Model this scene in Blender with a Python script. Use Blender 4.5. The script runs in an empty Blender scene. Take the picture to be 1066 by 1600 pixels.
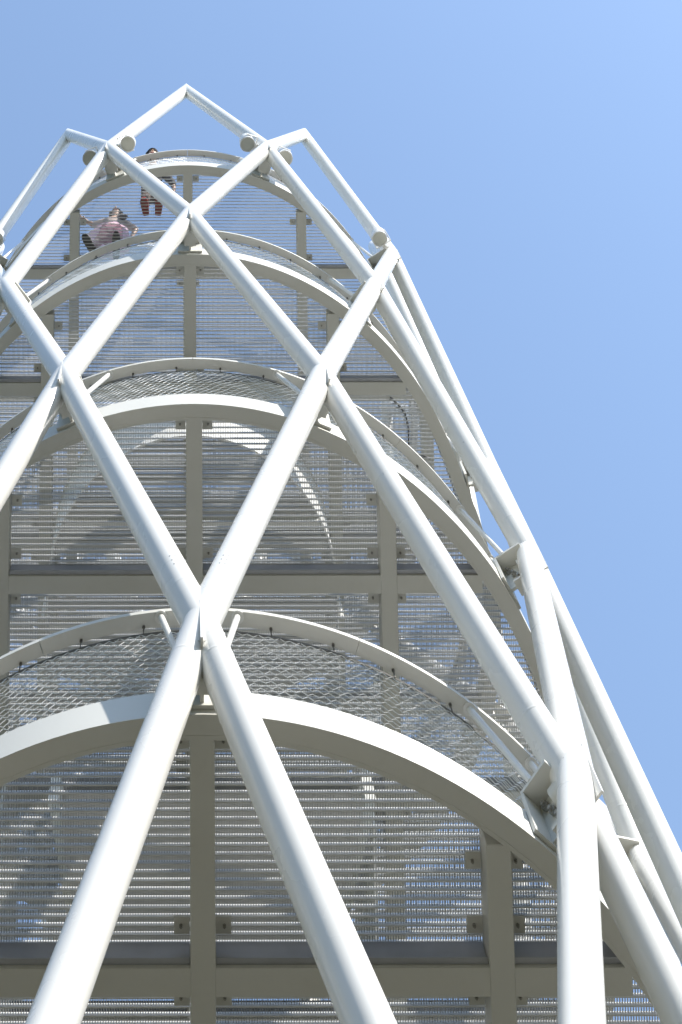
import bpy, bmesh, math, random
from math import sin, cos, pi, radians, sqrt, atan2, hypot
from mathutils import Vector, Matrix

random.seed(7)
sc = bpy.context.scene
COL = sc.collection

# ----------------------------------------------------------------------------
# dimensions (design units, scaled to metres by K when meshes are written)
# ----------------------------------------------------------------------------
K = 1.15
H = 3.5468              # height of one row of the lattice
ZTOP = 23.10            # row 0 above the ground
NCOL = 18               # lattice columns round the tower
RN0 = 2.832             # node radius
TAP = -0.01297
RT = 0.088              # tube radius
TUBE_END = 6.53

def row_z(r):
    return ZTOP - H * r

GT = ((0, 1.0), (40, 1.0), (60, 1.008), (70, 1.016), (80, 1.038), (90, 1.085), (100, 1.142),
      (115, 1.215), (130, 1.265), (150, 1.305), (180, 1.32))

def G(deg):
    """the plan is egg shaped: a round front that widens towards the back"""
    d = abs((deg + 180.0) % 360.0 - 180.0)
    for (a0, g0), (a1, g1) in zip(GT, GT[1:]):
        if d <= a1:
            i = GT.index((a0, g0))
            sl = lambda k: 0.0 if k in (0, len(GT) - 1) else (GT[k + 1][1] - GT[k - 1][1]) / (GT[k + 1][0] - GT[k - 1][0])
            h = a1 - a0
            t = (d - a0) / h
            return ((2 * t ** 3 - 3 * t * t + 1) * g0 + (t ** 3 - 2 * t * t + t) * h * sl(i)
                    + (-2 * t ** 3 + 3 * t * t) * g1 + (t ** 3 - t * t) * h * sl(i + 1))
    return GT[-1][1]

def node_pos(c, r):
    a = 2 * pi * c / NCOL
    R = RN0 * (1 + TAP * (r - 2)) * G(20.0 * c) * (.975 if r >= 5 else 1.0)
    z = row_z(r)
    if r == 4 and abs(c) == 2:
        a *= 1.019
        R *= 1.014
    if r == 0:
        R *= 1 - 0.0635
        z += 0.154
    return Vector((R * sin(a), -R * cos(a), z))

def pol(r, deg, z=0.0):
    """point on a true circle"""
    a = radians(deg)
    return Vector((r * sin(a), -r * cos(a), z))

def polg(r, deg, z=0.0):
    """point on the egg shaped plan"""
    return pol(r * G(deg), deg, z)

OUT = [polg(1.0, .5 * i) for i in range(361)]      # right half of the plan, front to back

def half_width(R, y):
    """x of the plan outline of size R at depth y"""
    y /= R
    best = 0.0
    for p, q in zip(OUT, OUT[1:]):
        if (p.y - y) * (q.y - y) <= 0 and p.y != q.y:
            best = max(best, p.x + (q.x - p.x) * (y - p.y) / (q.y - p.y))
    return best * R

def depth_range(R, x):
    """front and back y of the plan outline of size R at distance x from the axis"""
    x = abs(x) / R
    ys = []
    for p, q in zip(OUT, OUT[1:]):
        if (p.x - x) * (q.x - x) <= 0 and p.x != q.x:
            ys.append(p.y + (q.y - p.y) * (x - p.x) / (q.x - p.x))
    return (min(ys) * R, max(ys) * R) if len(ys) > 1 else (0.0, 0.0)

# ----------------------------------------------------------------------------
# helpers
# ----------------------------------------------------------------------------
def mesh_obj(name, bm, mat, parent=None, smooth=False, ang=None, loc=(0, 0, 0)):
    bmesh.ops.scale(bm, vec=(K, K, K), verts=bm.verts)
    me = bpy.data.meshes.new(name)
    bm.to_mesh(me)
    bm.free()
    if smooth:
        me.polygons.foreach_set('use_smooth', [True] * len(me.polygons))
        if ang is not None:
            me.set_sharp_from_angle(angle=radians(ang))
    me.materials.append(mat)
    o = bpy.data.objects.new(name, me)
    COL.objects.link(o)
    o.location = Vector(loc) * K
    if parent:
        o.parent = parent
    return o

def thing(name, label, cat, loc=(0, 0, 0), rotz=0.0, group=None):
    o = bpy.data.objects.new(name, None)
    o.empty_display_size = 0.2
    COL.objects.link(o)
    o.location = Vector(loc) * K
    o.rotation_euler = (0, 0, rotz)
    tag(o, label, cat, group)
    return o

def tag(o, label, cat, group=None):
    o['label'] = label
    o['category'] = cat
    if group:
        o['group'] = group
    return o

def quad_strip(bm, A, B, close=True):
    n = len(A)
    for i in range(n if close else n - 1):
        j = (i + 1) % n
        bm.faces.new((A[i], A[j], B[j], B[i]))

def add_box(bm, c, ex, ey, ez, hx, hy, hz):
    """box with centre c, unit axes ex, ey, ez and half sizes"""
    c = Vector(c)
    vs = []
    for sx in (-1, 1):
        for sy in (-1, 1):
            for sz in (-1, 1):
                vs.append(bm.verts.new(c + ex * (sx * hx) + ey * (sy * hy) + ez * (sz * hz)))
    for f in ((0, 1, 3, 2), (4, 6, 7, 5), (0, 4, 5, 1), (2, 3, 7, 6), (0, 2, 6, 4), (1, 5, 7, 3)):
        bm.faces.new([vs[i] for i in f])
    return vs

X, Y, Z = Vector((1, 0, 0)), Vector((0, 1, 0)), Vector((0, 0, 1))

def abox(bm, x0, x1, y0, y1, z0, z1):
    add_box(bm, ((x0 + x1) / 2, (y0 + y1) / 2, (z0 + z1) / 2), X, Y, Z,
            (x1 - x0) / 2, (y1 - y0) / 2, (z1 - z0) / 2)

def frame_for(d):
    d = d.normalized()
    up = Z if abs(d.z) < 0.95 else X
    a = d.cross(up).normalized()
    b = a.cross(d).normalized()
    return a, b

def add_tube(bm, p, q, r, n=12, caps=True, r2=None):
    p, q = Vector(p), Vector(q)
    a, b = frame_for(q - p)
    r2 = r if r2 is None else r2
    A = [bm.verts.new(p + (a * cos(2 * pi * i / n) + b * sin(2 * pi * i / n)) * r) for i in range(n)]
    B = [bm.verts.new(q + (a * cos(2 * pi * i / n) + b * sin(2 * pi * i / n)) * r2) for i in range(n)]
    quad_strip(bm, A, B)
    if caps:
        bm.faces.new(A)
        bm.faces.new(B)

def add_path(bm, pts, r, n=6, close=False):
    """thin swept wire along a list of points"""
    rings = []
    m = len(pts)
    ref = None
    for i, p in enumerate(pts):
        if close:
            d = (pts[(i + 1) % m] - pts[i - 1])
        else:
            d = pts[min(i + 1, m - 1)] - pts[max(i - 1, 0)]
        d.normalize()
        if ref is None:
            ref, _ = frame_for(d)
        a = (ref - d * ref.dot(d)).normalized()
        ref = a
        b = d.cross(a)
        rings.append([bm.verts.new(p + (a * cos(2 * pi * k / n) + b * sin(2 * pi * k / n)) * r) for k in range(n)])
    for i in range(m if close else m - 1):
        quad_strip(bm, rings[i], rings[(i + 1) % m])
    if not close:
        bm.faces.new(rings[0])
        bm.faces.new(rings[-1])

def add_lathe(bm, prof, a0, a1, n, closed_profile=True, full=False, fn=pol):
    """revolve a closed (r, z) profile from angle a0 to a1 (degrees, 0 = front)"""
    rings = []
    steps = n if full else n + 1
    for i in range(steps):
        a = a0 + (a1 - a0) * i / n
        rings.append([bm.verts.new(fn(r, a, z)) for r, z in prof])
    for i in range(n):
        quad_strip(bm, rings[i], rings[(i + 1) % steps], close=closed_profile)
    if not full and closed_profile:
        bm.faces.new(rings[0])
        bm.faces.new(rings[-1])

def fix(bm):
    bmesh.ops.recalc_face_normals(bm, faces=bm.faces)
    return bm

# ----------------------------------------------------------------------------
# materials
# ----------------------------------------------------------------------------
def new_mat(name):
    m = bpy.data.materials.new(name)
    m.use_nodes = True
    nt = m.node_tree
    return m, nt, nt.nodes, nt.links, nt.nodes['Principled BSDF']

def paint(name, base, rough=0.38, dirt=0.04, scuff=True, bump=.006, streak=True):
    m, nt, N, L, P = new_mat(name)
    tc = N.new('ShaderNodeTexCoord')
    n1 = N.new('ShaderNodeTexNoise'); n1.inputs['Scale'].default_value = 1.7; n1.inputs['Detail'].default_value = 6
    L.new(tc.outputs['Object'], n1.inputs['Vector'])
    ramp = N.new('ShaderNodeMapRange')
    ramp.inputs['From Min'].default_value = 0.35; ramp.inputs['From Max'].default_value = 0.75
    ramp.inputs['To Min'].default_value = 0.0; ramp.inputs['To Max'].default_value = dirt * 2
    L.new(n1.outputs['Fac'], ramp.inputs['Value'])
    mix = N.new('ShaderNodeMixRGB'); mix.blend_type = 'MIX'
    mix.inputs['Color1'].default_value = (*base, 1)
    mix.inputs['Color2'].default_value = (base[0] * .72, base[1] * .70, base[2] * .64, 1)
    L.new(ramp.outputs['Result'], mix.inputs['Fac'])
    out = mix.outputs['Color']
    if streak:
        mp = N.new('ShaderNodeMapping'); mp.inputs['Scale'].default_value = (9, 9, .55)
        L.new(tc.outputs['Object'], mp.inputs['Vector'])
        ns = N.new('ShaderNodeTexNoise'); ns.inputs['Scale'].default_value = 2.2; ns.inputs['Detail'].default_value = 5
        L.new(mp.outputs['Vector'], ns.inputs['Vector'])
        rs = N.new('ShaderNodeMapRange')
        rs.inputs['From Min'].default_value = .56; rs.inputs['From Max'].default_value = .78
        rs.inputs['To Max'].default_value = .07
        L.new(ns.outputs['Fac'], rs.inputs['Value'])
        m2 = N.new('ShaderNodeMixRGB')
        m2.inputs['Color2'].default_value = (.42, .40, .35, 1)
        L.new(rs.outputs['Result'], m2.inputs['Fac']); L.new(out, m2.inputs['Color1'])
        out = m2.outputs['Color']
    if scuff:
        mp = N.new('ShaderNodeMapping'); mp.inputs['Scale'].default_value = (1, 1, .35)
        mp.inputs['Rotation'].default_value = (.5, .4, .2)
        L.new(tc.outputs['Object'], mp.inputs['Vector'])
        n2 = N.new('ShaderNodeTexNoise'); n2.inputs['Scale'].default_value = 26; n2.inputs['Detail'].default_value = 3
        L.new(mp.outputs['Vector'], n2.inputs['Vector'])
        n3 = N.new('ShaderNodeTexNoise'); n3.inputs['Scale'].default_value = 1.3
        L.new(tc.outputs['Object'], n3.inputs['Vector'])
        mm = N.new('ShaderNodeMath'); mm.operation = 'MULTIPLY'
        L.new(n2.outputs['Fac'], mm.inputs[0]); L.new(n3.outputs['Fac'], mm.inputs[1])
        r2 = N.new('ShaderNodeMapRange')
        r2.inputs['From Min'].default_value = .475; r2.inputs['From Max'].default_value = .50
        r2.inputs['To Max'].default_value = .45
        L.new(mm.outputs['Value'], r2.inputs['Value'])
        m3 = N.new('ShaderNodeMixRGB'); m3.inputs['Color2'].default_value = (.30, .29, .27, 1)
        L.new(r2.outputs['Result'], m3.inputs['Fac']); L.new(out, m3.inputs['Color1'])
        out = m3.outputs['Color']
    L.new(out, P.inputs['Base Color'])
    rr = N.new('ShaderNodeMapRange')
    rr.inputs['To Min'].default_value = rough - .07; rr.inputs['To Max'].default_value = rough + .12
    L.new(n1.outputs['Fac'], rr.inputs['Value']); L.new(rr.outputs['Result'], P.inputs['Roughness'])
    nb = N.new('ShaderNodeTexNoise'); nb.inputs['Scale'].default_value = 9; nb.inputs['Detail'].default_value = 4
    L.new(tc.outputs['Object'], nb.inputs['Vector'])
    bp = N.new('ShaderNodeBump'); bp.inputs['Strength'].default_value = bump; bp.inputs['Distance'].default_value = .02
    L.new(nb.outputs['Fac'], bp.inputs['Height']); L.new(bp.outputs['Normal'], P.inputs['Normal'])
    return m

def simple(name, base, rough=.6, metal=0.0, var=.15, scale=14):
    m, nt, N, L, P = new_mat(name)
    tc = N.new('ShaderNodeTexCoord')
    n1 = N.new('ShaderNodeTexNoise'); n1.inputs['Scale'].default_value = scale; n1.inputs['Detail'].default_value = 4
    L.new(tc.outputs['Object'], n1.inputs['Vector'])
    mix = N.new('ShaderNodeMixRGB')
    mix.inputs['Color1'].default_value = (*[min(1, c * (1 + var)) for c in base], 1)
    mix.inputs['Color2'].default_value = (*[c * (1 - var) for c in base], 1)
    L.new(n1.outputs['Fac'], mix.inputs['Fac'])
    L.new(mix.outputs['Color'], P.inputs['Base Color'])
    P.inputs['Roughness'].default_value = rough
    P.inputs['Metallic'].default_value = metal
    return m

WHITE = paint('white_steel_paint', (.80, .795, .765), rough=.24)
BEAM = paint('beam_paint', (.68, .675, .63), rough=.42, dirt=.08, scuff=False)
GALV = simple('galvanised_steel', (.78, .78, .76), rough=.45, metal=0.0, var=.12, scale=30)
WIRE = simple('stainless_wire', (.74, .74, .73), rough=.35, metal=.35, var=.06)
BARS_SHADE = simple('shaded_bar_steel', (.42, .42, .41), rough=.5, metal=.1, var=.15)  # same steel as the cross bars, shade of the undersides put into the colour
ZINC_SHADE = simple('shaded_zinc', (.42, .43, .455), rough=.5, metal=.3, var=.2, scale=6)  # dark blue-grey tone stands for the shade on the beam web
CABLE = simple('shade_line_cable', (.16, .155, .145), rough=.5, metal=.3)  # dark tone puts the shadow line under the handrail into the cable colour
BOLT = simple('zinc_bolt', (.34, .33, .30), rough=.4, metal=.5)
DARK = simple('dark_rubber', (.035, .035, .04), rough=.6)
LENS = simple('frosted_lamp_glass', (.62, .62, .55), rough=.25, var=.05)
TREAD = simple('tread_plate', (.50, .495, .47), rough=.5, metal=.2, var=.15)

# ----------------------------------------------------------------------------
# ground
# ----------------------------------------------------------------------------
def ground():
    m, nt, N, L, P = new_mat('plaza_paving')
    tc = N.new('ShaderNodeTexCoord')
    br = N.new('ShaderNodeTexBrick')
    br.inputs['Scale'].default_value = 1.0
    br.inputs['Color1'].default_value = (.080, .070, .042, 1)
    br.inputs['Color2'].default_value = (.070, .062, .037, 1)
    br.inputs['Mortar'].default_value = (.06, .055, .045, 1)
    br.inputs['Mortar Size'].default_value = .012
    br.inputs['Brick Width'].default_value = 1.2
    br.inputs['Row Height'].default_value = .6
    L.new(tc.outputs['Object'], br.inputs['Vector'])
    n = N.new('ShaderNodeTexNoise'); n.inputs['Scale'].default_value = .6; n.inputs['Detail'].default_value = 6
    L.new(tc.outputs['Object'], n.inputs['Vector'])
    mx = N.new('ShaderNodeMixRGB'); mx.blend_type = 'MULTIPLY'; mx.inputs['Fac'].default_value = .35
    L.new(br.outputs['Color'], mx.inputs['Color1']); L.new(n.outputs['Color'], mx.inputs['Color2'])
    L.new(mx.outputs['Color'], P.inputs['Base Color'])
    P.inputs['Roughness'].default_value = .85
    bm = bmesh.new()
    n_ = 24
    S = 900.0
    xs = [S * ((i / n_) * 2 - 1) for i in range(n_ + 1)]
    g = [[bm.verts.new((x, y, 0)) for x in xs] for y in xs]
    for i in range(n_):
        for j in range(n_):
            bm.faces.new((g[i][j], g[i][j + 1], g[i + 1][j + 1], g[i + 1][j]))
    o = mesh_obj('ground', bm, m)
    o['kind'] = 'structure'
    o['label'] = 'paved plaza under the tower'
ground()

def bounce_disc():  # unseen dark disc, added to cut light bounced up to the lower platforms
    m, nt, N, L, P = new_mat('bounce_disc_dark')
    tc = N.new('ShaderNodeTexCoord')
    n = N.new('ShaderNodeTexNoise'); n.inputs['Scale'].default_value = 2.5; n.inputs['Detail'].default_value = 8
    L.new(tc.outputs['Object'], n.inputs['Vector'])
    r = N.new('ShaderNodeValToRGB')
    r.color_ramp.elements[0].color = (.022, .020, .010, 1); r.color_ramp.elements[0].position = .3
    r.color_ramp.elements[1].color = (.052, .045, .020, 1); r.color_ramp.elements[1].position = .75
    L.new(n.outputs['Fac'], r.inputs['Fac']); L.new(r.outputs['Color'], P.inputs['Base Color'])
    P.inputs['Roughness'].default_value = .95
    rnd = random.Random(5)
    bm = bmesh.new()
    c = bm.verts.new((0, 0, .03))
    prev = None
    NA = 160
    rings = []
    for j in range(1, 14):
        R = 13.5 * j / 13
        rings.append([bm.verts.new((R * cos(2 * pi * i / NA), R * sin(2 * pi * i / NA), (.03 + rnd.uniform(0, .03)) if j < 13 else .006)) for i in range(NA)])
    for i in range(NA):
        bm.faces.new((c, rings[0][i], rings[0][(i + 1) % NA]))
    for j in range(12):
        quad_strip(bm, rings[j], rings[j + 1])
    o = mesh_obj('bounce_disc', fix(bm), m, smooth=True)
    o['kind'] = 'structure'
    o['label'] = 'dark disc added round the foot of the tower to dim the ground bounce'
bounce_disc()

def horizon_screen():  # added ring out of view, blocks the bright low sky to cut ambient light
    m, nt, N, L, P = new_mat('screen_green')
    tc = N.new('ShaderNodeTexCoord')
    n = N.new('ShaderNodeTexNoise'); n.inputs['Scale'].default_value = .25; n.inputs['Detail'].default_value = 8
    L.new(tc.outputs['Object'], n.inputs['Vector'])
    r = N.new('ShaderNodeValToRGB')
    r.color_ramp.elements[0].color = (.030, .045, .018, 1); r.color_ramp.elements[0].position = .35
    r.color_ramp.elements[1].color = (.095, .110, .045, 1); r.color_ramp.elements[1].position = .7
    L.new(n.outputs['Fac'], r.inputs['Fac']); L.new(r.outputs['Color'], P.inputs['Base Color'])
    P.inputs['Roughness'].default_value = .95
    rnd = random.Random(3)
    bm = bmesh.new()
    NA, NR = 220, 14
    ph = [rnd.uniform(0, 6.28) for _ in range(6)]
    rings = []
    for j in range(NR):
        f = j / (NR - 1)
        ring = []
        for i in range(NA):
            a = 2 * pi * i / NA
            top = 40 + 4 * sin(2 * a + ph[0]) + 3 * sin(5 * a + ph[1]) + 2 * sin(9 * a + ph[2])
            h = top * (.5 - .5 * cos(pi * f)) + rnd.uniform(-1.2, 1.2) * (f > 0)
            R = 52 + 55 * f + 4 * sin(3 * a + ph[3])
            ring.append(bm.verts.new((R * cos(a) / 1.0, R * sin(a), h - .3)))
        rings.append(ring)
    for j in range(NR - 1):
        quad_strip(bm, rings[j], rings[j + 1])
    o = mesh_obj('horizon_screen', fix(bm), m, smooth=True)
    o['kind'] = 'structure'
    o['label'] = 'unseen wooded ring added round the plaza to block the low sky'
horizon_screen()

# ----------------------------------------------------------------------------
# lattice tower
# ----------------------------------------------------------------------------
tower = thing('lattice_tower', 'tall white lattice tower of crossing round steel tubes with a zigzag crown', 'tower')

def mitred_tube(pts, r, n=40):
    bm = bmesh.new()
    m = len(pts)
    dirs = [(pts[i + 1] - pts[i]).normalized() for i in range(m - 1)]
    def plane(i):
        if i == 0:
            return dirs[0]
        if i == m - 1:
            return dirs[-1]
        return (dirs[i - 1] + dirs[i]).normalized()
    a, b = frame_for(dirs[0])
    for s in range(m - 1):
        d = dirs[s]
        a = (a - d * a.dot(d)).normalized()
        b = d.cross(a)
        ends = []
        for e in (s, s + 1):
            nrm = plane(e)
            ring = []
            for k in range(n):
                o = (a * cos(2 * pi * k / n) + b * sin(2 * pi * k / n)) * r
                q = pts[s] + o
                t = (pts[e] - q).dot(nrm) / d.dot(nrm)
                ring.append(bm.verts.new(q + d * t))
            ends.append(ring)
        # a few rings along the segment keep the shading even
        cuts = [ends[0]]
        for f in (.25, .5, .75):
            cuts.append([bm.verts.new(u.co.lerp(v.co, f)) for u, v in zip(*ends)])
        cuts.append(ends[1])
        for i in range(4):
            quad_strip(bm, cuts[i], cuts[i + 1])
        Ls = (pts[s + 1] - pts[s]).length
        for f in ((.30 / Ls, 1 - .30 / Ls) if Ls > 1 else ()):
            prev = None
            for df, dr in ((-.008, 0), (-.004, .0008), (.004, .0008), (.008, 0)):
                c = pts[s].lerp(pts[s + 1], f) + d * df
                ring = [bm.verts.new(c + (a * cos(2 * pi * k / n) + b * sin(2 * pi * k / n)) * (r + dr)) for k in range(n)]
                if prev:
                    quad_strip(bm, prev, ring)
                prev = ring
    return fix(bm)

def descend(c, step):
    pts = [node_pos(c, 0)]
    for r in range(1, 7):
        pts.append(node_pos(c + step * r, r))
    last = node_pos(c + step * 7, 7)
    z = 0.0
    f = (pts[-1].z - z) / (pts[-1].z - last.z)
    pts.append(pts[-1].lerp(last, f))
    return pts

tube_front = None
for k in range(9):
    c = 2 * k
    pts = list(reversed(descend(c, -1))) + descend(c, 1)[1:]
    o = mesh_obj('diagonal_tube', mitred_tube(pts, RT), WHITE, tower, smooth=True)
    if k == 0:
        tube_front = o

# thin plates welded in the crotches of the crossings
for r in range(1, 7):
    for c in range(NCOL):
        if (c + r) % 2:
            continue
        p = node_pos(c, r)
        er = Vector((p.x, p.y, 0)).normalized()
        et = Vector((-er.y, er.x, 0))
        bm = bmesh.new()
        add_box(bm, p - er * .02 - Z * .10, er, et, Z, .108, .006, .17)
        mesh_obj('gusset_plate', bm, WHITE, tower)
    # weld seams where a short node piece ends
# base plates
for c in range(NCOL):
    if c % 2 == 0:
        continue
for k in range(9):
    for st in (-1, 1):
        q = descend(2 * k, st)[-1]
        bm = bmesh.new()
        add_tube(bm, (q.x, q.y, .004), (q.x, q.y, .04), .22, n=24)
        mesh_obj('base_plate', fix(bm), WHITE, tower)

# little drain holes above the front crossing
def hole_set(c0, c1, f, side):
    a, b = node_pos(c0, 4), node_pos(c1, 3)
    d = (b - a).normalized()
    out = Vector((0, -1, 0)); out = (out - d * out.dot(d)).normalized()
    t = d.cross(out)
    bm = bmesh.new()
    for i in range(2):
        for j in range(3):
            ang = side * .35 + (i - .5) * .34
            nrm = out * cos(ang) + t * sin(ang)
            p = a + d * (f + .045 * j) + nrm * (RT - .003)
            add_tube(bm, p, p + nrm * .0036, .0048, n=8)
    mesh_obj('drain_hole', fix(bm), BOLT, tower)
hole_set(0, 1, .46, 0.0)
hole_set(0, -1, .46, 0.0)

# ----------------------------------------------------------------------------
# platforms
# ----------------------------------------------------------------------------
PITCH_X = .0372      # spacing of the bars that run left to right
PITCH_Y = .0124      # spacing of the fine bars that run front to back
GZ0, GZ1 = -.168, -.146

def node_angles(r):
    return [20.0 * c for c in range(NCOL) if (c + r) % 2 == 0]

def chord(R, v):
    return sqrt(max(0.0, R * R - v * v))

def platform(row, q, y0, label):
    root = thing('viewing_platform', label, 'platform', (0, 0, row_z(row)), 0, 'round viewing platforms of the tower')
    RO, RI = 2.545 * q, 2.436 * q
    # ring beam
    bm = bmesh.new()
    add_lathe(bm, [(RI, -.326), (RO, -.326), (RO, -.142), (RI, -.142)], 0, 360, 180, full=True, fn=polg)
    mesh_obj('ring_beam', fix(bm), BEAM, root, smooth=True, ang=35)
    # weld lip on the soffit
    bm = bmesh.new()
    add_lathe(bm, [(RI + .012, -.3285), (RI + .020, -.3285), (RI + .020, -.325), (RI + .012, -.325)], 0, 360, 160, full=True, fn=polg)
    mesh_obj('weld_lip', fix(bm), BEAM, root, smooth=True, ang=35)
    S = 1.375
    hw = .058
    bx = [-S, 0, S]
    by = [y0, y0 + S, y0 + 2 * S, y0 + 3 * S]
    for x in bx:
        ya, yb = depth_range(RI + .02, abs(x) + hw)
        bm = bmesh.new()
        abox(bm, x - hw, x + hw, ya, yb, -.322, -.172)
        bmesh.ops.bevel(bm, geom=bm.edges[:], offset=.004, segments=1, affect='EDGES')
        mesh_obj('floor_beam', fix(bm), BEAM, root)
    for y in by:
        L = min(half_width(RI + .02, y - hw), half_width(RI + .02, y + hw))
        cuts = [-L] + [x for x in bx if abs(x) < L - .1] + [L]
        for i in range(len(cuts) - 1):
            x0 = cuts[i] + (0 if i == 0 else hw)
            x1 = cuts[i + 1] - (0 if i == len(cuts) - 2 else hw)
            if x1 - x0 < .08:
                continue
            bm = bmesh.new()
            abox(bm, x0, x1, y - hw, y + hw, -.3195, -.175)
            mesh_obj('floor_beam', bm, BEAM, root)
            # galvanised edge angle carrying the grating, coloured with the beam web's shade
            bm = bmesh.new()
            abox(bm, x0 + .004, x1 - .004, y - hw - .008, y - hw - .0015, -.300, -.176)
            abox(bm, x0 + .004, x1 - .004, y - hw - .03, y - hw - .0085, -.302, -.296)
            mesh_obj('edge_angle', bm, ZINC_SHADE, root)
    # grating panels, one per bay
    RG = RI + .015
    xe = [-1.2 * RG] + bx + [1.2 * RG]
    ye = [-RG] + by + [1.32 * RG]
    for i in range(len(xe) - 1):
        for j in range(len(ye) - 1):
            xa = xe[i] + (.006 if i else 0); xb = xe[i + 1] - .006
            ya = ye[j] + (.006 if j else 0); yb = ye[j + 1] - .006
            bm = bmesh.new()
            n = 0
            k0 = math.ceil((ya + 10) / PITCH_X)
            y = k0 * PITCH_X - 10
            while y < yb:
                c = half_width(RG, y)
                x0, x1 = max(xa, -c), min(xb, c)
                if x1 - x0 > .02:
                    dz = random.uniform(-.0012, .0012)
                    abox(bm, x0, x1, y - .0026, y + .0026, GZ0 + dz, GZ1 + dz)
                    n += 1
                y += PITCH_X
            bm.faces.ensure_lookup_table()
            nf = len(bm.faces)
            x = math.ceil((xa + 10) / PITCH_Y) * PITCH_Y - 10
            while x < xb:
                cf, cb = depth_range(RG, x)
                ys, yt = max(ya, cf), min(yb, cb)
                if yt - ys > .02:
                    abox(bm, x - .0013, x + .0013, ys, yt, GZ1 - .0108, GZ1 + .0025)
                    n += 1
                x += PITCH_Y
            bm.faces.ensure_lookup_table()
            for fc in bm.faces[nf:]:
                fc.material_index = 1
            # edge bars of the panel
            for xx in (xa, xb):
                cf, cb = depth_range(RG, xx)
                ys, yt = max(ya, cf), min(yb, cb)
                if abs(xx) < 1.1 * RG and yt - ys > .05:
                    abox(bm, xx - .003, xx + .003, ys, yt, GZ0 - .004, GZ1 + .004)
            for yy in (ya, yb):
                c = half_width(RG, yy)
                x0, x1 = max(xa, -c), min(xb, c)
                if x1 - x0 > .05:
                    abox(bm, x0, x1, yy - .003, yy + .003, GZ0 - .0045, GZ1 + .0045)
            if n > 4:
                gp = mesh_obj('grating_panel', bm, GALV, root)
                gp.data.materials.append(BARS_SHADE)
            else:
                bm.free()
    # grating clips beside the beams
    for x in bx:
        yf = depth_range(RI, abs(x) + hw)[0]
        spots = [yf + .075 if x == 0 else yf + .12, y0 - .15, y0 + .145, y0 + S - .15, y0 + S + .145]
        for y in spots:
            for s in (-1, 1):
                xc = x + s * (hw + .040)
                if hypot(xc + s * .035, y) > RI - .01:
                    continue
                bm = bmesh.new()
                abox(bm, xc - .037, xc + .037, y - .036, y + .036, -.198, -.188)
                cl = mesh_obj('clip_plate', bm, BEAM, root)
                bm = bmesh.new()
                add_tube(bm, (xc + s * .004, y, -.188), (xc + s * .004, y, -.207), .0085, n=6)
                add_tube(bm, (xc + s * .004, y, -.207), (xc + s * .004, y, -.215), .0045, n=8)
                mesh_obj('bolt', fix(bm), BOLT, cl)
    # handrail in nine curved lengths
    na = node_angles(row)
    ho, hi = 2.512 * q, 2.438 * q
    for a in na:
        bm = bmesh.new()
        add_lathe(bm, [(hi, .632), (ho, .632), (ho, .657), (hi, .657)], a - 19.95, a + 19.95, 26, fn=polg)
        mesh_obj('handrail', fix(bm), BEAM, root, smooth=True, ang=35)
    # border cables of the netting with their pegs
    bm = bmesh.new()
    add_path(bm, [polg(hi + .002, 2 * i, .568) for i in range(180)], .0080, 6, close=True)
    for i in range(45):
        a = na[0] + 8 * i + 1.0
        add_tube(bm, polg(hi + .010, a, .566), polg(hi + .010, a, .634), .0042, 6)
        add_tube(bm, polg(hi + .010, a, .622), polg(hi + .010, a, .6325), .0085, 8)
    top = mesh_obj('border_cable', fix(bm), CABLE, root, smooth=True, ang=40)
    bm = bmesh.new()
    add_path(bm, [polg(RO - .02, 2 * i, -.128) for i in range(180)], .0062, 6, close=True)
    mesh_obj('border_cable', fix(bm), WIRE, root, smooth=True, ang=40)
    # netting: zigzag strands knotted together
    bm = bmesh.new()
    rows_n = 15
    seg = 270
    z0, z1 = -.122, .572
    p = (z1 - z0) / rows_n
    for k in range(rows_n):
        pts = []
        for i in range(seg * 2):
            a = 360.0 * i / (seg * 2)
            tri = 1 if (i + k) % 2 else -1
            wob = .0035 * sin(i * 1.7 + k * 2.3)
            z = z0 + p * (k + .5) + tri * p * .30 + wob
            f = (z - z0) / (z1 - z0)
            rr = (RO - .02) * (1 - f) + (hi + .004) * f + .004 * sin(i * .21 + k) * sin(pi * f)
            pts.append(polg(rr, a, z))
        add_path(bm, pts, .0022, 4, close=True)
    # lacing that ties the net to the upper cable
    for i in range(130):
        a = 360.0 * i / 130
        add_tube(bm, polg(hi - .004, a, .582), polg(hi + .010, a + .9, .535), .0026, 4)
    mesh_obj('netting', bm, WIRE, root)
    # brackets to the lattice nodes and the struts of the handrail
    for a in na:
        er = pol(1, a); et = Vector((-er.y, er.x, 0))
        g = G(a)
        Rn = RN0 * (1 + TAP * (row - 2)) * g
        bm = bmesh.new()
        r0, r1 = RO * g + .004, Rn - .02
        rm, hl = (r0 + r1) / 2, (r1 - r0) / 2
        add_box(bm, er * rm + Z * -.030, er, et, Z, hl, .118, .009)              # top flange
        add_box(bm, er * rm + Z * -.156, er, et, Z, hl, .010, .1155)             # web
        add_box(bm, er * (rm + .03) + Z * -.282, er, et, Z, hl - .03, .055, .010)  # bottom flange
        add_box(bm, er * (RO * g + .010) + Z * -.1655, er, et, Z, .0095, .1175, .125)  # end plate
        add_box(bm, er * (rm + .10) + Z * -.150 + et * .016, er, et, Z, .075, .006, .095)  # splice plates
        add_box(bm, er * (rm + .10) + Z * -.150 - et * .016, er, et, Z, .075, .006, .095)
        add_tube(bm, er * (Rn - .100) + Z * -.10, er * Rn + Z * -.10, .060, n=28)
        br = mesh_obj('bracket', fix(bm), BEAM, root)
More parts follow.
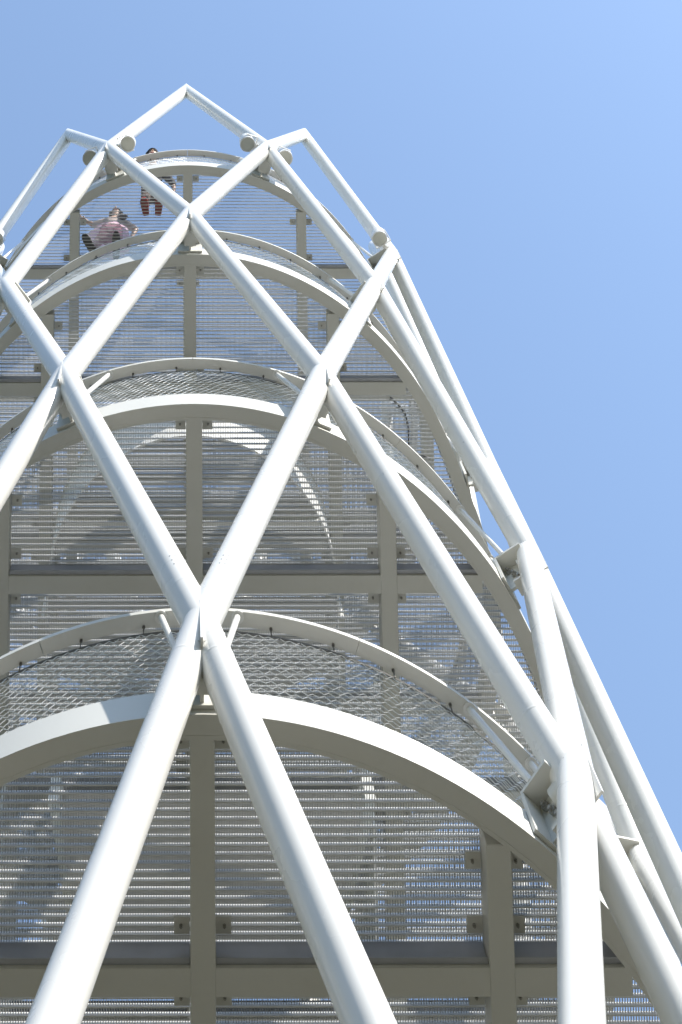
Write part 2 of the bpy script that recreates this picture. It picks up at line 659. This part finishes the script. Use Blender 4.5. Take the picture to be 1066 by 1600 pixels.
        for s in (-1, 1):
            for kz, rz in ((-.085, 0.0), (-.15, .03), (-.215, .055)):
                bm = bmesh.new()
                c = er * (r0 + .052 + rz) + Z * kz
                add_tube(bm, c + et * s * .010, c + et * s * .032, .021, n=6)
                add_tube(bm, c + et * s * .032, c + et * s * .048, .011, n=10)
                mesh_obj('bolt', fix(bm), BOLT, br)
        for s in (-1, 1):
            bm = bmesh.new()
            b = er * (RO * g + .075) + et * s * .105 + Z * -.022
            t = polg(2.486 * q, a + s * 4.75, .633)
            add_tube(bm, b, t, .0175, n=14)
            add_tube(bm, t - Z * .007, t + Z * .0, .034, n=14)
            mesh_obj('rail_strut', fix(bm), WHITE, root, smooth=True, ang=40)
    return root

platform(1, 1.012, -1.325, 'smallest looking topmost round white platform, where the two visitors stand')
platform(2, 1.008, -1.343, 'round white platform second from the top, blue sky showing through its floor')
platform(3, 1.006, -1.366, 'round white platform third from the top, just above the lowest railing')
platform(4, 1.000, -1.430, 'lowest and largest looking round white platform at the bottom of the picture')

# ----------------------------------------------------------------------------
# stair landing and stair flight between the lower platforms
# ----------------------------------------------------------------------------
def stair_landing():
    z2 = row_z(2)
    root = thing('stair_landing', 'white stair landing with a rounded parapet, hanging above the third platform floor', 'landing', (0, -.28, z2 - 1.77))
    R, YB, HP = 1.232, 1.9, .78
    def outline(r):
        pts = [Vector((-r, YB, 0)), Vector((-r, YB * .5, 0))]
        for i in range(49):
            a = -90 + 180 * i / 48
            pts.append(pol(r, a) + Vector((0, 0, 0)))
        return pts + [Vector((r, YB * .5, 0)), Vector((r, YB, 0))]
    def wall(r0, r1, z0, z1):
        bm = bmesh.new()
        A, B = outline(r0), outline(r1)
        ra = [bm.verts.new(p + Z * z0) for p in A]; rb = [bm.verts.new(p + Z * z0) for p in B]
        rc = [bm.verts.new(p + Z * z1) for p in B]; rd = [bm.verts.new(p + Z * z1) for p in A]
        for u, v in ((ra, rb), (rb, rc), (rc, rd), (rd, ra)):
            quad_strip(bm, u, v, close=False)
        for e in (0, -1):
            bm.faces.new((ra[e], rb[e], rc[e], rd[e]))
        return fix(bm)
    mesh_obj('parapet', wall(R - .014, R, 0, HP), WHITE, root, smooth=True, ang=35)
    mesh_obj('parapet_cap', wall(R - .04, R + .012, HP + .002, HP + .03), WHITE, root, smooth=True, ang=35)
    bm = bmesh.new()
    y = -R + .03
    while y < YB - .02:
        w_ = R - .016 if y > 0 else chord(R, y) - .016
        if w_ > .03:
            abox(bm, -w_, w_, y - .006, y + .006, .030, .050)
        y += .0372
    mesh_obj('deck', bm, TREAD, root)
    for y in (-.55, .25, 1.05):
        bm = bmesh.new()
        w_ = R - .03 if y > 0 else chord(R, y) - .03
        abox(bm, -w_, w_, y - .03, y + .03, -.05, .028)
        mesh_obj('joist', bm, BEAM, root)
    for x in (-1, 1):
        for y in (.2, 1.6):
            bm = bmesh.new()
            add_tube(bm, (x * (R + .03), y, .02), (x * (R + .03), y, 1.77 - .17), .016, 10)
            mesh_obj('hanger_rod', fix(bm), WHITE, root)

def stair_flight():
    zc = -11.45 + 0.0
    root = thing('stair_flight', 'stair flight with white side panels seen through the lowest floor grating', 'staircase', (0, 0, ZTOP + zc))
    for x, y0, y1 in ((-1.24, -.55, 1.0), (1.10, -.55, 1.0)):
        bm = bmesh.new()
        abox(bm, x - .012, x + .012, y0, y1, -.62, .50)
        mesh_obj('side_panel', bm, WHITE, root)
    n = 11
    for i in range(n):
        y = -1.05 + .2 * i
        z = -1.15 + .19 * i
        bm = bmesh.new()
        abox(bm, -.80, .96, y, y + .235, z, z + .02)
        abox(bm, -.80, .96, y + .225, y + .235, z + .022, z + .186)
        mesh_obj('tread', bm, TREAD, root)
    for x in (-.84, 1.0):
        bm = bmesh.new()
        v = [bm.verts.new((x + dx, y, z)) for dx in (-.03, .03) for y, z in ((-1.1, -1.30), (1.15, .85), (1.15, 1.05), (-1.1, -1.08))]
        for f in ((0, 1, 2, 3), (4, 5, 6, 7), (0, 1, 5, 4), (1, 2, 6, 5), (2, 3, 7, 6), (3, 0, 4, 7)):
            bm.faces.new([v[i] for i in f])
        mesh_obj('stringer', fix(bm), BEAM, root)
stair_landing()
stair_flight()

# ----------------------------------------------------------------------------
# floodlights on the top row of nodes
# ----------------------------------------------------------------------------
def floodlight(col, s, label):
    Rn = RN0 * (1 + TAP * (1 - 2))
    a = 20 * col + s * 5.0
    p = polg(2.86, a, row_z(1) - .02)
    root = thing('floodlight', label, 'floodlight', p, radians(20 * col), 'floodlights on the top nodes')
    tilt = Matrix.Rotation(radians(random.uniform(-9, 9)), 3, 'X') @ Matrix.Rotation(radians(random.uniform(-9, 9)), 3, 'Y')
    def T(bm):
        for v in bm.verts:
            v.co = tilt @ v.co
        return fix(bm)
    bm = bmesh.new()
    prof = [(.001, .17), (.05, .165), (.075, .15), (.086, .11), (.090, .0), (.094, -.004), (.094, -.03), (.082, -.03), (.082, -.02), (.001, -.02)]
    add_lathe(bm, prof, 0, 360, 36, closed_profile=False, full=True)
    mesh_obj('housing', T(bm), WHITE, root, smooth=True, ang=40)
    bm = bmesh.new()
    add_lathe(bm, [(.001, -.024), (.05, -.0245), (.081, -.022)], 0, 360, 36, closed_profile=False, full=True)
    mesh_obj('lens', T(bm), LENS, root, smooth=True)
    bm = bmesh.new()
    for t in (-1, 1):
        add_box(bm, (0 - s * .035, t * .098, .05), X, Y, Z, .075, .004, .016)
    add_box(bm, (-s * .112, 0, .05), X, Y, Z, .004, .102, .018)
    mesh_obj('yoke', T(bm), WHITE, root)
    bm = bmesh.new()
    add_tube(bm, (-s * .112, 0, .05), (-s * .215, 0, .02), .024, n=14)
    add_tube(bm, (-s * .128, 0, .047), (-s * .150, 0, .04), .036, n=14)
    mesh_obj('arm', fix(bm), WHITE, root, smooth=True, ang=40)

FL = {(-1, 1): 'round floodlight just right of the upper left crossing, against the sky',
      (-1, -1): 'round floodlight just left of the upper left crossing, above the sloping tube',
      (1, -1): 'round floodlight just left of the upper right crossing',
      (1, 1): 'round floodlight just right of the upper right crossing, under the short tube',
      (3, -1): 'round floodlight at the right shoulder of the tower, under the outer crown tube',
      (-3, 1): 'round floodlight cut by the left edge of the picture'}
for (c, s), lab in FL.items():
    floodlight(c, s, lab)

# ----------------------------------------------------------------------------
# black cable under the second platform
# ----------------------------------------------------------------------------
def cable():
    z = row_z(2) - .136
    base = [(1.90, -1.32), (1.93, -1.21), (2.01, -1.13), (2.07, -1.05), (2.10, -.92), (2.10, -.79), (2.13, -.72), (2.23, -.68), (2.32, -.64)]
    pts = []
    for i in range(len(base) - 1):
        p0 = base[max(i - 1, 0)]; p1 = base[i]; p2 = base[i + 1]; p3 = base[min(i + 2, len(base) - 1)]
        for t in (0, .25, .5, .75):
            f = lambda a, b, c, d: .5 * (2 * b + (c - a) * t + (2 * a - 5 * b + 4 * c - d) * t * t + (-a + 3 * b - 3 * c + d) * t ** 3)
            pts.append(Vector((f(p0[0], p1[0], p2[0], p3[0]), f(p0[1], p1[1], p2[1], p3[1]), z)))
    bm = bmesh.new()
    add_path(bm, pts, .009, 8)
    tag(mesh_obj('power_cable', fix(bm), DARK, None, smooth=True, ang=40),
        'black cable curving across the grating of the second platform at its right side', 'cable')
cable()

# ----------------------------------------------------------------------------
# visitors
# ----------------------------------------------------------------------------
SKIN = simple('skin', (.55, .36, .27), rough=.55, var=.06)
def cloth(name, c, var=.12, thin=0.0):
    m = simple(name, c, rough=.85, var=var, scale=10)
    if thin:
        nt = m.node_tree
        P = nt.nodes['Principled BSDF']
        tr = nt.nodes.new('ShaderNodeBsdfTranslucent')
        mx = nt.nodes.new('ShaderNodeMixShader')
        mx.inputs['Fac'].default_value = thin
        nt.links.new(P.inputs['Base Color'].links[0].from_socket, tr.inputs['Color'])
        nt.links.new(P.outputs['BSDF'], mx.inputs[1]); nt.links.new(tr.outputs['BSDF'], mx.inputs[2])
        nt.links.new(mx.outputs['Shader'], nt.nodes['Material Output'].inputs['Surface'])
    return m

def skinned(name, pts, edges, mat, parent, sub=1, root=0):
    """pts: list of ((x, y, z), radius); grown with a Skin modifier"""
    me = bpy.data.meshes.new(name)
    me.from_pydata([Vector(p) * K for p, _ in pts], edges, [])
    o = bpy.data.objects.new(name, me)
    COL.objects.link(o)
    o.parent = parent
    sk = o.modifiers.new('skin', 'SKIN')
    sk.use_smooth_shade = True
    lay = me.skin_vertices.new() if not me.skin_vertices else me.skin_vertices[0]
    for i, (_, r) in enumerate(pts):
        rr = r if isinstance(r, tuple) else (r, r)
        me.skin_vertices[0].data[i].radius = (rr[0] * K, rr[1] * K)
        me.skin_vertices[0].data[i].use_root = (i == root)
    sb = o.modifiers.new('sub', 'SUBSURF'); sb.levels = sub; sb.render_levels = sub + 1
    me.materials.append(mat)
    return o

def person(label, loc, rotz, P, colours, skirt=None, hair='long', shoe=DARK, shoe_size=1.0):
    """P: joint positions in a local frame, facing -y"""
    root = thing('person', label, 'person', loc, rotz, 'visitors on the topmost platform')
    J = P
    pts, ed = [], []
    def v(p, r):
        pts.append((p, r)); return len(pts) - 1
    def link(*i):
        for a, b in zip(i, i[1:]):
            ed.append((a, b))
    pel = v(J['pelvis'], (.105, .08)); ch = v(J['chest'], (.12, .085)); nk = v(J['neck'], .040)
    jaw = v(J['jaw'], (.050, .055)); hd = v(J['head'], (.068, .078)); cr = v(J['crown'], (.045, .05))
    link(pel, ch, nk, jaw, hd, cr)
    for s in ('l', 'r'):
        sh = v(J['sh' + s], .046); el = v(J['el' + s], .034); wr = v(J['wr' + s], .024); ha = v(J['ha' + s], (.030, .016))
        link(ch, sh, el, wr, ha)
        d = (Vector(J['ha' + s]) - Vector(J['wr' + s])).normalized()
        side, up = frame_for(d)
        for k, (off, ln) in enumerate(((-.024, .055), (-.008, .064), (.008, .060), (.023, .046))):
            f0 = v(tuple(Vector(J['ha' + s]) + d * .025 + side * off), .0075)
            f1 = v(tuple(Vector(J['ha' + s]) + d * (.025 + ln) + side * off * 1.15 + up * -.018), .006)
            link(ha, f0, f1)
        th = v(tuple(Vector(J['wr' + s]) + d * .035 + side * -.042), .008)
        link(wr, th)
        hp = v(J['hip' + s], .070); kn = v(J['kn' + s], .048); an = v(J['an' + s], .032); to = v(J['to' + s], (.030, .022))
        link(pel, hp, kn, an, to)
    body = skinned('body', pts, ed, SKIN, root)
    # shirt or jacket
    q, e = [], []
    def w(p, r):
        q.append((p, r)); return len(q) - 1
    a0 = w(J['pelvis'], (.125, .098)); a1 = w(tuple((Vector(J['pelvis']) + Vector(J['chest'])) / 2), (.112, .088)); a2 = w(J['chest'], (.138, .102))
    a3 = w(tuple(Vector(J['chest']).lerp(Vector(J['neck']), .55)), (.075, .062))
    e += [(a0, a1), (a1, a2), (a2, a3)]
    for s in ('l', 'r'):
        b0 = w(J['sh' + s], .060); b1 = w(J['el' + s], .047)
        b2 = w(tuple(Vector(J['el' + s]).lerp(Vector(J['wr' + s]), colours.get('sleeve', .6))), .038)
        e += [(a2, b0), (b0, b1), (b1, b2)]
    skinned('top', q, e, colours['top'], root)
    # legs: trousers, or stockings under a skirt
    q, e = [], []
    c0 = w(tuple(Vector(J['pelvis']) - Vector((0, 0, .02))), (.118, .095))
    for s in ('l', 'r'):
        h = w(J['hip' + s], .082); k = w(J['kn' + s], .060); n_ = w(J['an' + s], .046)
        e += [(c0, h), (h, k), (k, n_)]
    skinned('trousers' if not skirt else 'leggings', q, e, colours['legs'], root)
    # shoes
    for s in ('l', 'r'):
        an, to = Vector(J['an' + s]), Vector(J['to' + s])
        d = (to - an); d.z = 0; d.normalize()
        t = Vector((-d.y, d.x, 0))
        bm = bmesh.new()
        rings = []
        prof = ((-.085, .030, .055), (-.06, .040, .075), (0, .042, .085), (.07, .047, .06), (.13, .050, .045), (.175, .040, .035), (.20, .020, .025))
        base = Vector((an.x, an.y, to.z - .035))
        for f, hw, ht in prof:
            c = base + d * f * shoe_size
            rings.append([bm.verts.new(c + t * hw * x + Z * z) for x, z in ((-1, 0), (-1, ht * .5), (-.6, ht), (.6, ht), (1, ht * .5), (1, 0))])
        for i in range(len(rings) - 1):
            quad_strip(bm, rings[i], rings[i + 1])
        bm.faces.new(rings[0]); bm.faces.new(rings[-1])
        mesh_obj('shoe', fix(bm), shoe, root, smooth=True, ang=50)
    if skirt:
        mat, zh, rw, rh, dy = skirt
        bm = bmesh.new()
        pv = Vector(J['pelvis'])
        rings = []
        n = 48
        for lvl in range(9):
            f = lvl / 8
            z = pv.z + .06 - (pv.z + .06 - zh) * f
            rad = rw + (rh - rw) * f ** .85
            ring = []
            for k in range(n):
                an = 2 * pi * k / n
                rr = rad * (1 + .055 * f * sin(9 * an + lvl * .2) + .03 * f * sin(4 * an))
                ring.append(bm.verts.new((pv.x + rr * cos(an), pv.y + dy * f + rr * .82 * sin(an), z + .012 * f * sin(5 * an))))
            rings.append(ring)
        for i in range(8):
            quad_strip(bm, rings[i], rings[i + 1])
        o = mesh_obj('skirt', fix(bm), mat, root, smooth=True)
        md = o.modifiers.new('thick', 'SOLIDIFY'); md.thickness = .002
    # face
    hd = Vector(J['head']); jw = Vector(J['jaw'])
    up = (Vector(J['crown']) - jw).normalized()
    fw = Vector((0, -1, 0)); fw = (fw - up * fw.dot(up)).normalized()
    rt = fw.cross(up)
    for s in (-1, 1):
        bm = bmesh.new()
        bmesh.ops.create_uvsphere(bm, u_segments=10, v_segments=8, radius=.011)
        for vv in bm.verts: vv.co += hd + fw * .072 + rt * s * .028 - up * .012
        mesh_obj('eye', bm, DARK, root, smooth=True)
        bm = bmesh.new()
        bmesh.ops.create_uvsphere(bm, u_segments=10, v_segments=8, radius=.024)
        for vv in bm.verts: vv.co = Vector((vv.co.x * .4, vv.co.y * .7, vv.co.z)) + hd + rt * s * .078 - up * .015
        mesh_obj('ear', bm, SKIN, root, smooth=True)
    bm = bmesh.new()
    add_tube(bm, hd + fw * .070 - up * .005, hd + fw * .088 - up * .035, .006, n=8, r2=.014)
    mesh_obj('nose', fix(bm), SKIN, root, smooth=True)
    bm = bmesh.new()
    add_box(bm, hd + fw * .068 - up * .060, rt, fw, up, .022, .006, .005)
    mesh_obj('mouth', bm, LIP, root)
    # hair
    bm = bmesh.new()
    bmesh.ops.create_uvsphere(bm, u_segments=20, v_segments=14, radius=.1)
    for vv in bm.verts:
        c = vv.co.copy()
        if c.y < -.035 and c.z < .045:
            c.y = -.035 + (c.y + .035) * .2
        vv.co = hd + rt * c.x * .95 - fw * (c.y * 1.0) * 1.0 + up * (c.z * .92 + .022) - fw * .012
    mesh_obj('hair', bm, colours['hair'], root, smooth=True)
    if hair == 'long':
        rt = -rt
        b = hd - fw * .06
        a_, b_, c_, d_ = b - up * .03, Vector(J['neck']) - fw * .03 + rt * .055, Vector(J['chest']) + rt * .115 + fw * .09, Vector(J['chest']) + rt * .17 + fw * .105 - up * .14
        skinned('hair_lock', [(tuple(a_), .06), (tuple(b_), .058), (tuple(c_), .045), (tuple(d_), .022)], [(0, 1), (1, 2), (2, 3)], colours['hair'], root)
    return root

LIP = simple('lips', (.42, .14, .12), rough=.5)
FLOOR1 = row_z(1) + GZ1

# woman in a pink skirt, arms spread
person('woman in white blouse and pale pink skirt with her arms spread', (-1.06, -1.66, FLOOR1), 0, {
    'pelvis': (.10, .08, .62), 'chest': (.12, .05, .90), 'neck': (.125, .02, 1.02), 'jaw': (.128, -.01, 1.07), 'head': (.13, -.01, 1.14), 'crown': (.135, .01, 1.21),
    'shl': (-.01, .05, .96), 'ell': (-.15, .06, .90), 'wrl': (-.27, .01, .93), 'hal': (-.31, -.01, .95),
    'shr': (.25, .06, .95), 'elr': (.40, .09, .80), 'wrr': (.35, .13, .62), 'har': (.34, .14, .57),
    'hipl': (.02, .08, .56), 'knl': (-.05, .09, .30), 'anl': (-.10, .12, .075), 'tol': (-.16, .02, .035),
    'hipr': (.17, .08, .56), 'knr': (.18, .07, .30), 'anr': (.185, .12, .075), 'tor': (.185, 0.0, .035)},
    {'top': cloth('white_blouse', (.85, .82, .82), thin=.6), 'legs': cloth('pale_tights', (.74, .58, .62), thin=.3), 'hair': cloth('dark_brown_hair', (.05, .035, .03)), 'sleeve': .1},
    skirt=(cloth('pink_skirt', (.93, .80, .86), .10, thin=.75), .30, .13, .27, .0), shoe_size=1.12)

# visitor leaning on the front rail
person('visitor in black jacket, brown trousers and red shoes leaning over the front rail', (-.44, -2.06, FLOOR1), 0, {
    'pelvis': (0, .02, .70), 'chest': (-.01, -.16, .94), 'neck': (-.01, -.25, 1.04), 'jaw': (-.012, -.315, 1.085), 'head': (-.013, -.335, 1.15), 'crown': (-.013, -.345, 1.22),
    'shl': (-.14, -.15, .97), 'ell': (-.22, -.20, .82), 'wrl': (-.20, -.30, .70), 'hal': (-.19, -.315, .65),
    'shr': (.13, -.15, .97), 'elr': (.25, -.08, .79), 'wrr': (.27, -.06, .62), 'har': (.275, -.06, .56),
    'hipl': (-.08, .02, .63), 'knl': (-.09, .0, .34), 'anl': (-.08, .05, .075), 'tol': (-.10, -.07, .035),
    'hipr': (.08, .02, .63), 'knr': (.09, .0, .34), 'anr': (.08, .05, .075), 'tor': (.09, -.07, .035)},
    {'top': cloth('black_jacket', (.035, .035, .04)), 'legs': cloth('brown_trousers', (.07, .04, .033)), 'hair': cloth('black_hair', (.02, .018, .018)), 'sleeve': .75},
    hair='short', shoe=cloth('red_shoes', (.55, .06, .05)), shoe_size=.75)

# ----------------------------------------------------------------------------
# light, sky, camera
# ----------------------------------------------------------------------------
SUN_EL, SUN_AZ = 42.0, 48.0      # azimuth measured from the camera side (-y) towards +x
to_sun = Vector((sin(radians(SUN_AZ)) * cos(radians(SUN_EL)), -cos(radians(SUN_AZ)) * cos(radians(SUN_EL)), sin(radians(SUN_EL))))
ld = bpy.data.lights.new('sun', 'SUN')
ld.energy = 3.7
ld.angle = radians(.53)
ld.color = (1, .95, .87)
lo = bpy.data.objects.new('sun', ld)
COL.objects.link(lo)
lo.rotation_euler = to_sun.to_track_quat('Z', 'Y').to_euler()
lo.location = (30, -30, 60)

w = bpy.data.worlds.new('World')
sc.world = w
w.use_nodes = True
nt = w.node_tree
bg = nt.nodes['Background']
sky = nt.nodes.new('ShaderNodeTexSky')
sky.sky_type = 'NISHITA'
sky.sun_disc = False
sky.sun_elevation = radians(SUN_EL)
sky.sun_rotation = atan2(to_sun.x, to_sun.y)
sky.air_density = 1.25
sky.dust_density = .38
sky.ozone_density = .2
nt.links.new(sky.outputs['Color'], bg.inputs['Color'])
bg.inputs['Strength'].default_value = .15

cam = bpy.data.cameras.new('camera')
co = bpy.data.objects.new('camera', cam)
COL.objects.link(co)
sc.camera = co
pitch, roll, yaw = 1.7235742537766914, -0.0018406183, 0.0
cp, sp, cr, sr = cos(pitch), sin(pitch), cos(roll), sin(roll)
f = Vector((sin(yaw) * cp, cos(yaw) * cp, sp))
rr = Vector((cos(yaw), -sin(yaw), 0))
uu = rr.cross(f)
right = rr * cr + uu * sr
up = -rr * sr + uu * cr
M = Matrix((right, up, -f)).transposed().to_4x4()
M.translation = Vector((-.028917 * H, -1.885357 * H, ZTOP - 6.161198 * H)) * K
co.matrix_world = M
cam.sensor_fit = 'VERTICAL'
cam.sensor_height = 36
cam.sensor_width = 24
cam.lens = 36 * 2200 / 1600
cam.shift_x = (533 - 278.86) / 1600
cam.shift_y = -(800 + 614.376) / 1600
cam.clip_start = .05
cam.clip_end = 3000

sc.view_settings.view_transform = 'Standard'
sc.view_settings.look = 'None'
sc.view_settings.gamma = 1
sc.view_settings.exposure = 1.0
